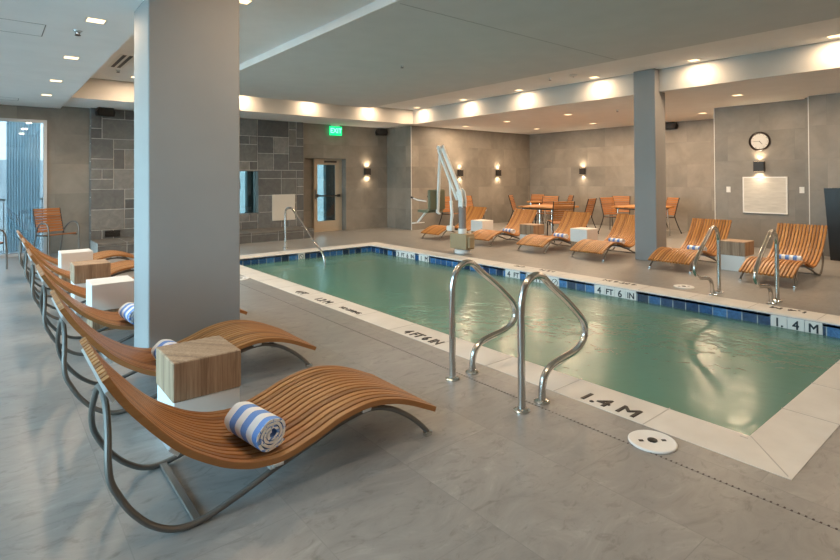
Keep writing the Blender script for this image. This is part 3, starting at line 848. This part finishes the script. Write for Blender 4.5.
def tile_mark(letters, ytop, label, sizes=None):
    t = thing('depth_marker_tiles', label, 'depth marker', (PX1-.004, ytop, -.095), 0, 'white depth marker tiles on the pool wall')
    for i, ch in enumerate(letters):
        p = MB().box((-.0035, -(i+1)*TS+.002, -.072), (.0035, -i*TS-.002, .073), .0012).build('white_tile', 'lid', t, smooth=False)
        if ch == '/':
            ring = MB(); n = 32
            pts = [(-.0045, -(i+.5)*TS+.048*math.cos(2*PI*k/n), .048*math.sin(2*PI*k/n)) for k in range(n+1)]
            ring.tube(pts, .0045, 6); ring.tube([(-.0045, -(i+.5)*TS-.034, .034), (-.0045, -(i+.5)*TS+.034, -.034)], .0045, 6)
            ring.build('no_diving_symbol', 'ink2', p)
        else:
            text('lettering', ch, .125 if len(ch) < 2 or '.' in ch else .105, 'ink2', (-.0042, -(i+.5)*TS, 0), (PI/2, 0, -PI/2), p, .0004, .95)
tile_mark(['3', 'FT', '6', 'IN'], 8.633, 'white tiles reading 3 FT 6 IN on the pool wall near the pool lift')
tile_mark(['1', 'M'], 7.90, 'white tiles reading 1 M on the pool wall below the pool lift')
tile_mark(['4', 'FT'], 5.69, 'white tiles reading 4 FT on the pool wall opposite the near handrails')
tile_mark(['1.2', 'M', '', '/'], 5.26, 'white tiles reading 1.2 M with no diving symbol on the far pool wall')
tile_mark(['4', 'FT', '6', 'IN'], 4.075, 'white tiles reading 4 FT 6 IN on the pool wall before the slim column')
tile_mark(['1.', '4', 'M'], 1.967, 'white tiles reading 1.4 M on the far pool wall under the handrails')
t = thing('no_diving_tile', 'single white tile with a no diving symbol on the pool end wall', 'depth marker', (4.79, PY1-.004, -.095))
p = MB().box((-.073, -.0035, -.072), (.073, .0035, .073), .0012).build('white_tile', 'lid', t, smooth=False)
rg = MB(); rg.tube([(.048*math.cos(2*PI*k/32), -.0045, .048*math.sin(2*PI*k/32)) for k in range(33)], .0045, 6).tube([(-.034, -.0045, .034), (.034, -.0045, -.034)], .0045, 6)
rg.build('no_diving_symbol', 'ink2', p)

# ------------------------------------------------------------------ dining furniture
def make_chair(arms):
    """Origin on the floor under the seat centre, facing local -Y."""
    t = thing('armchair' if arms else 'dining_chair', 'x', 'chair')
    s = MB(); n = 8
    for k in range(n):
        y = -.22+k*.055; z = .445+.012*math.cos(k/n*PI)-.004*k*.6
        s.box((-.23, y, z-.018), (.23, y+.048, z), .003)
    s.build('seat', 'chairseat', t)
    bk = MB(); n = 9
    for k in range(n):
        z = .47+k*.05; y = .225+(z-.45)*.30
        mm = Matrix.Translation((0, y, z+.022)) @ Matrix.Rotation(-.29, 4, 'X')
        bk.obox(mm, (.45, .016, .039), .002)
    bk.build('backrest', 'chairslat', t)
    r = .012
    for sx in (-1, 1):
        x = sx*.235
        if arms:
            MB().tube(spline([(x+sx*.03, -.26, 0), (x+sx*.03, -.255, .35), (x+sx*.03, -.235, .57), (x+sx*.03, -.17, .645), (x+sx*.03, -.02, .66), (x+sx*.02, .12, .60), (x, .24, .46), (x, .30, .25), (x, .36, 0)], 6), .014, 8).build('arm_frame', 'bronze', t)
        else:
            MB().tube(spline([(x, -.25, 0), (x, -.225, .25), (x, -.20, .43)], 5), r, 8).build('front_leg', 'dark', t)
            MB().tube(spline([(x, .42, 0), (x, .31, .22), (x, .235, .42), (x, .245, .47)], 5), r, 8).build('rear_leg', 'dark', t)
        MB().tube([(x, .22, .43), (x, .25, .52), (x, .365, .915)], r, 8).build('back_post', 'dark', t)
        MB().tube([(x, -.22, .427), (x, .22, .42)], .011, 8).build('seat_rail', 'dark', t)
    return t
def face(dx, dy): return math.atan2(dx, -dy)
ac = make_chair(True)
ac.location = (.98, 12.0, 0); ac.rotation_euler = (0, 0, face(.38, -.92)); ac['label'] = 'wooden armchair with curved metal arms between the corner window and stone wall'
ac['group'] = 'armchairs by the corner window'
copy_tree(ac, (-.10, 10.75, 0), face(1, -.25), 'wooden armchair cut off by the picture edge before the corner window', 'armchairs by the corner window')
dc = make_chair(False); DG = 'dining chairs around the square tables'
dspots = [(10.2, 7.33, (.63, .77), 'dining chair seen from behind at the near corner of its square table'),
          (11.76, 7.86, (-.15, 1), 'dark looking dining chair seen from behind, right of the near square table'),
          (12.25, 9.25, (-.95, -.3), 'dining chair facing the camera behind the near square table'),
          (13.25, 10.55, (-1, -.15), 'dining chair close to the back corner beyond the two square tables'),
          (12.65, 10.47, (.45, -.9), 'dark side view dining chair left of the hindmost square table'),
          (13.35, 9.60, (-.77, .64), 'dining chair with only its top showing above the near square table'),
          (12.62, 7.30, (-.25, -1), 'dark dining chair left of the slim column, seen from its back'),
          (13.55, 7.75, (-1, -.45), 'dining chair facing the camera behind the table left of the slim column'),
          (13.45, 6.55, (-.85, .5), 'dining chair seen just right of the slim column'),
          (10.32, 11.05, (.05, -1), 'dining chair by the wall behind the pool lift arm'),
          (11.10, 11.05, (-.1, -1), 'dining chair by the wall right of the pool lift post')]
for i, (x, y, f, lb) in enumerate(dspots):
    if i == 0:
        dc.location = (x, y, 0); dc.rotation_euler = (0, 0, face(*f)); dc['label'] = lb; dc['group'] = DG
    else: copy_tree(dc, (x, y, 0), face(*f), lb, DG)
def dining_table(x, y, s, label):
    t = thing('dining_table', label, 'table', (x, y, 0), 0, 'square dining tables')
    MB().box((-s/2, -s/2, .695), (s/2, s/2, .735), .005).build('tabletop', 'tabletop', t)
    for sx in (-1, 1):
        for sy in (-1, 1):
            a = s/2-.07
            MB().tube([(sx*a, sy*a, 0), (sx*a*.93, sy*a*.93, .40), (sx*a*.9, sy*a*.9, .695)], .02, 10).build('leg', 'chrome', t)
    MB().box((-s/2+.08, -s/2+.08, .66), (s/2-.08, s/2-.08, .694)).build('apron', 'dark', t, smooth=False)
dining_table(10.95, 8.22, 1.08, 'square wooden dining table behind the oak and white block tables')
dining_table(12.88, 10.02, .50, 'small part of a wooden dining table showing near the room corner')
dining_table(12.45, 6.52, 1.06, 'square wooden dining table half hidden behind the slim grey column')

# ------------------------------------------------------------------ pool lift
t = thing('pool_lift', 'white pool lift with olive seat and tan base cover at the pool edge', 'pool lift', (7.12, 7.38, 0))
MB().lathe([(0, 0), (.155, 0), (.155, .05), (.14, .07), (0, .07)], n=32).build('base_plate', 'liftwhite', t)
MB().box((-.12, -.22, .075), (.12, .24, .375), .03, 2).box((-.08, -.27, .11), (.08, -.215, .33), .02).build('cover_box', 'tan', t)
MB().lathe([(0, .375), (.085, .375), (.085, .47), (.07, .47), (0, .47)], n=24).build('post_collar', 'liftwhite', t)
MB().lathe([(0, .47), (.072, .47), (.072, .90), (0, .90)], n=24).build('post_sleeve', 'liftgrey', t)
kn = MB()
for sx in (-.045, .045): kn.prism([(-.06, .88), (.06, .88), (.05, 1.02), (.12, 1.16), (.05, 1.26), (-.03, 1.2), (-.07, 1.02)], sx-.012, sx+.012)
kn.xform(Matrix.Rotation(PI/2, 4, 'Z')); kn.tube([(-.07, .07, 1.13), (.07, .07, 1.13)], .025, 12).tube([(-.07, 0, .98), (.07, 0, .98)], .025, 12)
kn.build('mast_bracket', 'liftwhite', t)
def bar(b, p, q, w_, h_):
    p, q = Vector(p), Vector(q); d_ = (q-p); l = d_.length; d_.normalize(); x = Vector((1, 0, 0)); n = d_.cross(x).normalized()
    mm = Matrix(((x.x, d_.x, n.x, 0), (x.y, d_.y, n.y, 0), (x.z, d_.z, n.z, 0), (0, 0, 0, 1)))
    b.obox(Matrix.Translation((p+q)/2) @ mm, (w_, l, h_), .006)
ar = MB(); bar(ar, (.035, .0, 1.0), (.035, .62, 2.11), .05, .085); bar(ar, (-.035, .10, 1.02), (-.035, .655, 2.03), .05, .05)
ar.tube([(-.07, .625, 2.07), (.07, .625, 2.07)], .045, 12).build('lift_arm', 'liftwhite', t)
hg = MB(); bar(hg, (0, .625, 2.08), (0, .73, .74), .06, .05); bar(hg, (0, .76, .76), (0, .66, .72), .05, .03); hg.build('seat_hanger', 'liftwhite', t)
ac_ = MB(); ac_.tube([(0, .33, .33+.12), (.0, .29, .72), (0, .32, 1.0)], .032, 12).tube([(0, .32, 1.0), (0, .36, 1.38)], .018, 10).box((-.05, .26, .40), (.05, .42, .50), .015); ac_.build('actuator', 'liftwhite', t)
se = MB(); se.box((-.22, .72, .80), (.22, .80, 1.22), .038, 3); se.box((-.22, .79, .74), (.22, 1.12, .80), .025, 2); se.build('lift_seat', 'olive', t)
se = MB(); bar(se, (.0, 1.05, .78), (0, 1.38, .50), .05, .03); bar(se, (0, 1.30, .50), (0, 1.44, .49), .26, .02); se.build('footrest', 'liftwhite', t)
for sx in (-1, 1):
    MB().tube([(sx*.23, .82, .98), (sx*.23, 1.10, 1.0), (sx*.23, 1.26, 1.04)], .013, 8).build('seat_arm', 'liftwhite', t)
    MB().tube([(sx*.23, 1.24, 1.035), (sx*.23, 1.31, 1.053)], .02, 8).build('arm_grip', 'black', t)

# ------------------------------------------------------------------ tall black planter
t = thing('tall_planter', 'tall black tapered planter at the right picture edge against the wall', 'planter', (11.38, 2.34, 0))
b2 = MB(); a0, a1, hz = .17, .235, 1.24
def sq(a, z): return [b2.bm.verts.new((sx*a, sy*a, z)) for sx, sy in ((-1, -1), (1, -1), (1, 1), (-1, 1))]
R = [sq(a0, 0), sq(a1, hz), sq(a1-.02, hz), sq(a1-.03, hz-.12)]
for a, c in zip(R, R[1:]):
    for k in range(4): b2.bm.faces.new((a[k], a[(k+1) % 4], c[(k+1) % 4], c[k]))
b2.bm.faces.new(R[0][::-1]); b2.bm.faces.new(R[-1])
b2.build('planter_body', 'planter', t, smooth=False)
MB().box((-a1+.035, -a1+.035, hz-.13), (a1-.035, a1-.035, hz-.115)).build('liner', 'black', t, smooth=False)

# ------------------------------------------------------------------ wall items
def spot(name, loc, direction, watts, size, blend=.5, col=(1, .74, .47), r=.03):
    ld = bpy.data.lights.new(name, 'SPOT'); ld.energy = watts; ld.spot_size = size; ld.spot_blend = blend; ld.color = col; ld.shadow_soft_size = r
    o = bpy.data.objects.new(name, ld); COL.objects.link(o); o.location = loc
    o.rotation_euler = Vector(direction).to_track_quat('-Z', 'Y').to_euler(); return o
def down_lamp(x, y, z, watts, col=(1, .73, .48)):
    ld = bpy.data.lights.new('downlight_lamp', 'AREA'); ld.shape = 'DISK'; ld.size = .12; ld.energy = watts; ld.color = col
    o = bpy.data.objects.new('downlight_lamp', ld); COL.objects.link(o); o.location = (x, y, z); return o
def sconce(x, y, z, nrm, label, w_=.19):
    t = thing('wall_sconce', label, 'wall light', (x, y, z), math.atan2(nrm[0], -nrm[1]), 'up and down wall lights')   # local -Y = out of the wall
    hh = .10
    MB().box((-w_/2, -.085, -hh), (w_/2, -.012, hh), .004).box((-w_/2+.02, -.014, -hh+.02), (w_/2-.02, .0, hh-.02)).build('lamp_body', 'dark', t, smooth=False)
    MB().box((-w_/2+.012, -.075, hh), (w_/2-.012, -.022, hh+.002)).build('upper_lens', 'led', t, smooth=False)
    MB().box((-w_/2+.012, -.075, -hh-.002), (w_/2-.012, -.022, -hh)).build('lower_lens', 'led', t, smooth=False)
    n = Vector((nrm[0], nrm[1], 0)); c = Vector((x, y, z))+n*.06
    SW = 9
    spot('sconce_up_light', c+Vector((0, 0, hh+.012)), Vector((0, 0, 1))-n*.05, SW, 2.7, 1.0, (1, .76, .5), .035)
    spot('sconce_down_light', c-Vector((0, 0, hh+.012)), Vector((0, 0, -1))-n*.05, SW, 2.7, 1.0, (1, .76, .5), .035)
sconce(8.40, YW, 1.655, (0, -1), 'dark box wall light on the wall right of the glazed exit door')
sconce(10.98, YC, 1.605, (0, -1), 'dark box wall light right beside the pool lift arm')
sconce(12.68, YC, 1.61, (0, -1), 'dark box wall light on the wall left of the room corner')
sconce(XR, 9.40, 1.64, (-1, 0), 'dark box wall light on the far wall above the dining tables')
sconce(E2, 3.85, 1.655, (-1, 0), 'dark box wall light directly below the wall clock')

t = thing('wall_clock', 'round wall clock with dark rim above the wall light', 'clock', (E2, 3.845, 2.165), -PI/2)
rx = Matrix.Rotation(PI/2, 4, 'X')
MB().lathe([(.155, 0), (.195, 0), (.195, .03), (.18, .042), (.165, .03), (.155, .012)], n=48).xform(rx).build('rim', 'clockrim', t)
MB().lathe([(0, .010), (.165, .010), (.165, .012), (0, .013)], n=48).xform(rx).build('dial', 'clockface', t)
hd = MB()
for ang, l, wd in ((math.radians(-90), .125, .006), (math.radians(142), .085, .009)):
    mm = Matrix.Rotation(ang, 4, 'Y') @ Matrix.Translation((0, -.017, l/2-.01)); hd.obox(mm, (wd, .003, l))
hd.build('hands', 'ink', t, smooth=False)
mk = MB()
for k in range(12):
    mm = Matrix.Rotation(k*PI/6, 4, 'Y') @ Matrix.Translation((0, -.0145, .14)); mk.obox(mm, (.005, .002, .018))
mk.build('hour_marks', 'ink', t, smooth=False)

t = thing('wall_panel', 'pale grained panel in a white frame below the wall light', 'panel', (E2, 3.765, 1.075), -PI/2)
MB().box((-.375, -.022, -.35), (.375, -.002, .35)).build('panel_board', 'board', t, smooth=False)
fb = MB(); frame(fb, -.395, .395, -.37, .37, -.03, 0, .022); fb.build('panel_frame', 'white', t, smooth=False)
def switch(y, z, x, label):
    t = thing('wall_switch', label, 'switch', (x, y, z), -PI/2, 'switch plates on the clock wall')
    MB().box((-.04, -.008, -.06), (.04, 0, .06), .002).build('plate', 'plate', t, smooth=False)
    MB().box((-.012, -.012, -.025), (.012, -.007, .025), .001).build('rocker', 'white', t, smooth=False)
switch(4.44, 1.18, E2, 'white switch plate left of the framed wall panel')
switch(3.14, 1.185, E2, 'white switch plate right of the framed wall panel')
t = thing('notice_board', 'blank cream board on the stone wall behind the stair handrail', 'board', (5.79, 12.535, .73))
MB().box((-.312, -.012, -.33), (.312, .006, .33), .004).build('board_face', 'cream', t, smooth=False)
MB().box((-.29, -.001, -.30), (.29, .012, .30)).build('backing', 'drain', t, smooth=False)

t = thing('exit_sign', 'green lit exit sign above the glazed door', 'sign', (7.34, 12.58, 2.765))
MB().box((-.19, -.02, -.125), (.19, .02, .125), .006).build('sign_panel', 'exit', t, smooth=False)
text('lettering', 'EXIT', .185, 'exit_letter', (0, -.0215, 0), (PI/2, 0, 0), t, .001, .95)
MB().box((-.12, -.01, .125), (.12, .05, .17)).box((-.05, .02, -.05), (.05, .08, .05)).build('mount', 'plate', t, smooth=False)

def speaker(x, y, z, rz, label):
    t = thing('wall_speaker', label, 'speaker', (x, y, z), rz, 'black wall speakers under the soffit')
    b = MB(); b.prism([(-.15, -.09), (.15, -.09), (.17, 0), (.13, .09), (-.13, .09), (-.17, 0)], -.20, -.05)
    b.build('cabinet', 'black', t)
    MB().box((-.12, -.215, -.075), (.12, -.199, .07), .006).build('grille', 'dark', t)
    MB().tube([(0, -.06, 0), (0, .0, .03)], .02, 8).box((-.05, -.01, -.03), (.05, 0, .09)).build('bracket', 'black', t)
speaker(1.81, 12.545, 2.85, .15, 'black wall speaker at the left top of the stone wall')
speaker(8.87, YW, 2.80, -.2, 'black wall speaker near the wall corner right of the exit sign')
speaker(XR, 6.62, 2.83, -PI/2, 'black wall speaker just right of the slim grey column')

# ------------------------------------------------------------------ ceiling lights
DLW = 12.5
def downlight(x, y, z, label, watts=DLW, size=2.8, group='square recessed downlights'):
    t = thing('ceiling_light', label, 'ceiling light', (x, y, z), 0, group)
    f = MB(); s0, s1 = .088, .068
    frame(f, -s0, s0, -s0, s0, -.004, .0005, s0-s1); f.xform(Matrix.Rotation(-PI/2, 4, 'X'))
    f.build('trim_frame', 'socket', t, smooth=False)
    MB().box((-s1, -s1, -.002), (s1, s1, .0005)).build('diffuser', 'led', t, smooth=False)
    down_lamp(x, y, z-.012, watts)
ordn = ['first', 'second', 'third', 'fourth', 'fifth', 'sixth', 'seventh', 'eighth']
for i, y in enumerate((10.79, 9.17, 7.33, 5.49)):
    downlight(.735, y, HS, 'square downlight in the low left soffit, %s from the back wall' % ordn[i], DLW*.8)
for i, y in enumerate((10.65, 8.90, 7.15, 5.41)):
    downlight(2.05, y, H2, ('square downlight peeking out left of the big column top beyond the slot diffuser', 'square downlight hidden behind the big grey column, the one farther back', 'square downlight hidden behind the big grey column, the one closer to the camera', 'square downlight in the raised ceiling just right of the big column top')[i])
for i, y in enumerate((10.75, 8.99, 7.29, 5.49, 3.69, 1.88)):
    downlight(8.73, y, H2, 'square downlight beside the long lit beam across the pool, %s from the back' % ordn[i], DLW*.65)
for i, y in enumerate((10.77, 9.22, 7.32, 5.50, 3.70)):
    downlight(10.54, y, H1, 'square downlight hidden behind the slim grey column, over the far loungers' if i == 3 else 'square downlight in the low ceiling over the far loungers, %s from the back' % ordn[i-(i > 3)], DLW*1.9)
for i, y in enumerate((10.05, 8.13, 6.40, 5.25)):
    downlight(12.85, y, H1, 'square downlight hidden behind the slim grey column, over the dining tables' if i == 2 else 'square downlight in the low ceiling over the dining tables, %s from the back' % ordn[i-(i > 2)], DLW*1.9)
for i, x in enumerate((4.2, 5.8, 7.5)):
    downlight(x, 11.0-.02, H2, 'downlight hidden above the grey ceiling panel at the pool end, %s from the column' % ordn[i], DLW*.6)
# the same rows carry on behind the camera
for x, y, z in ((.765, 3.8, H1), (.765, 1.9, H1), (2.05, 3.6, H2), (2.05, 1.8, H2), (2.05, 0, H2), (8.73, .1, H2), (8.73, -1.7, H2), (10.54, 1.8, H1), (10.54, 0, H1)):
    down_lamp(x, y, z-.012, DLW)

t = thing('slot_diffuser', 'black two slot air diffuser in the ceiling left of the big column', 'air vent', (1.60, 9.35, H2))
MB().box((-.11, -.55, -.006), (.11, .55, 0)).build('diffuser_frame', 'socket', t, smooth=False)
for sx in (-.045, .045): MB().box((sx-.025, -.52, -.008), (sx+.025, .52, -.005)).build('slot', 'black', t, smooth=False)
def sprinkler(x, y, z, label):
    t = thing('ceiling_sprinkler', label, 'sprinkler', (x, y, z), 0, 'small ceiling sprinkler heads')
    MB().lathe([(0, 0), (.04, 0), (.036, -.008), (.014, -.012), (.010, -.035), (0, -.035)], n=16).build('body', 'strap', t)
    MB().lathe([(0, -.045), (.026, -.045), (.026, -.042), (0, -.042)], n=16).tube([(.018, 0, -.012), (.012, 0, -.045)], .003, 6).tube([(-.018, 0, -.012), (-.012, 0, -.045)], .003, 6).build('deflector', 'dark', t)
sprinkler(.65, 5.97, HS, 'sprinkler head among the downlights in the low left soffit')
sprinkler(1.68, 10.12, H2, 'sprinkler head in the raised ceiling by the slot diffuser')
sprinkler(4.97, 6.48, HC, 'sprinkler head in the middle of the grey ceiling panel')
sprinkler(10.65, 6.13, H1, 'sprinkler head in the low ceiling left of the slim column')
sprinkler(8.12, 6.03, H2, 'sprinkler head in the strip of ceiling by the lit beam')
t = thing('smoke_detector', 'flat round detector in the ceiling strip near the slim column', 'detector', (8.2, 5.58, H2))
MB().lathe([(0, 0), (.07, 0), (.07, -.02), (.05, -.035), (0, -.038)], n=24).build('detector_body', 'plate', t)
MB().lathe([(0, -.038), (.012, -.038), (.012, -.042), (0, -.042)], n=12).build('sensor', 'dark', t)

# ------------------------------------------------------------------ daylight
wd = bpy.data.worlds.new('world'); SC.world = wd; wd.use_nodes = True
nt = wd.node_tree; bg = nt.nodes['Background']
tc = nt.nodes.new('ShaderNodeTexCoord'); sp = nt.nodes.new('ShaderNodeSeparateXYZ'); nt.links.new(tc.outputs['Generated'], sp.inputs[0])
nt.links.new(ramp(nt, sp.outputs[2], [(0, (.77, .865, .93)), (.25, (.63, .80, .945)), (1, (.50, .70, .95))]), bg.inputs['Color'])
bg.inputs['Strength'].default_value = 7.0
for (y0, y1) in ((1.3, 5.5), (5.5, 12.3)):
    ld = bpy.data.lights.new('window_portal', 'AREA'); ld.shape = 'RECTANGLE'; ld.size = y1-y0; ld.size_y = 2.7
    ld.cycles.is_portal = True
    o = bpy.data.objects.new('window_portal', ld); COL.objects.link(o); o.location = (XL-.15, (y0+y1)/2, 1.37)
    o.rotation_euler = Vector((1, 0, 0)).to_track_quat('-Z', 'Y').to_euler()
    o.rotation_euler = (PI/2, 0, -PI/2)

# ------------------------------------------------------------------ view settings
SC.view_settings.view_transform = 'Standard'; SC.view_settings.look = 'None'
SC.view_settings.exposure = 0.95; SC.view_settings.gamma = 1.0; SC.view_settings.use_curve_mapping = False
SC.cycles.use_denoising = True
SC.cycles.max_bounces = 8; SC.cycles.diffuse_bounces = 4; SC.cycles.glossy_bounces = 4; SC.cycles.transparent_max_bounces = 12
SC.cycles.caustics_reflective = False; SC.cycles.caustics_refractive = False
SC.cycles.sample_clamp_indirect = 4
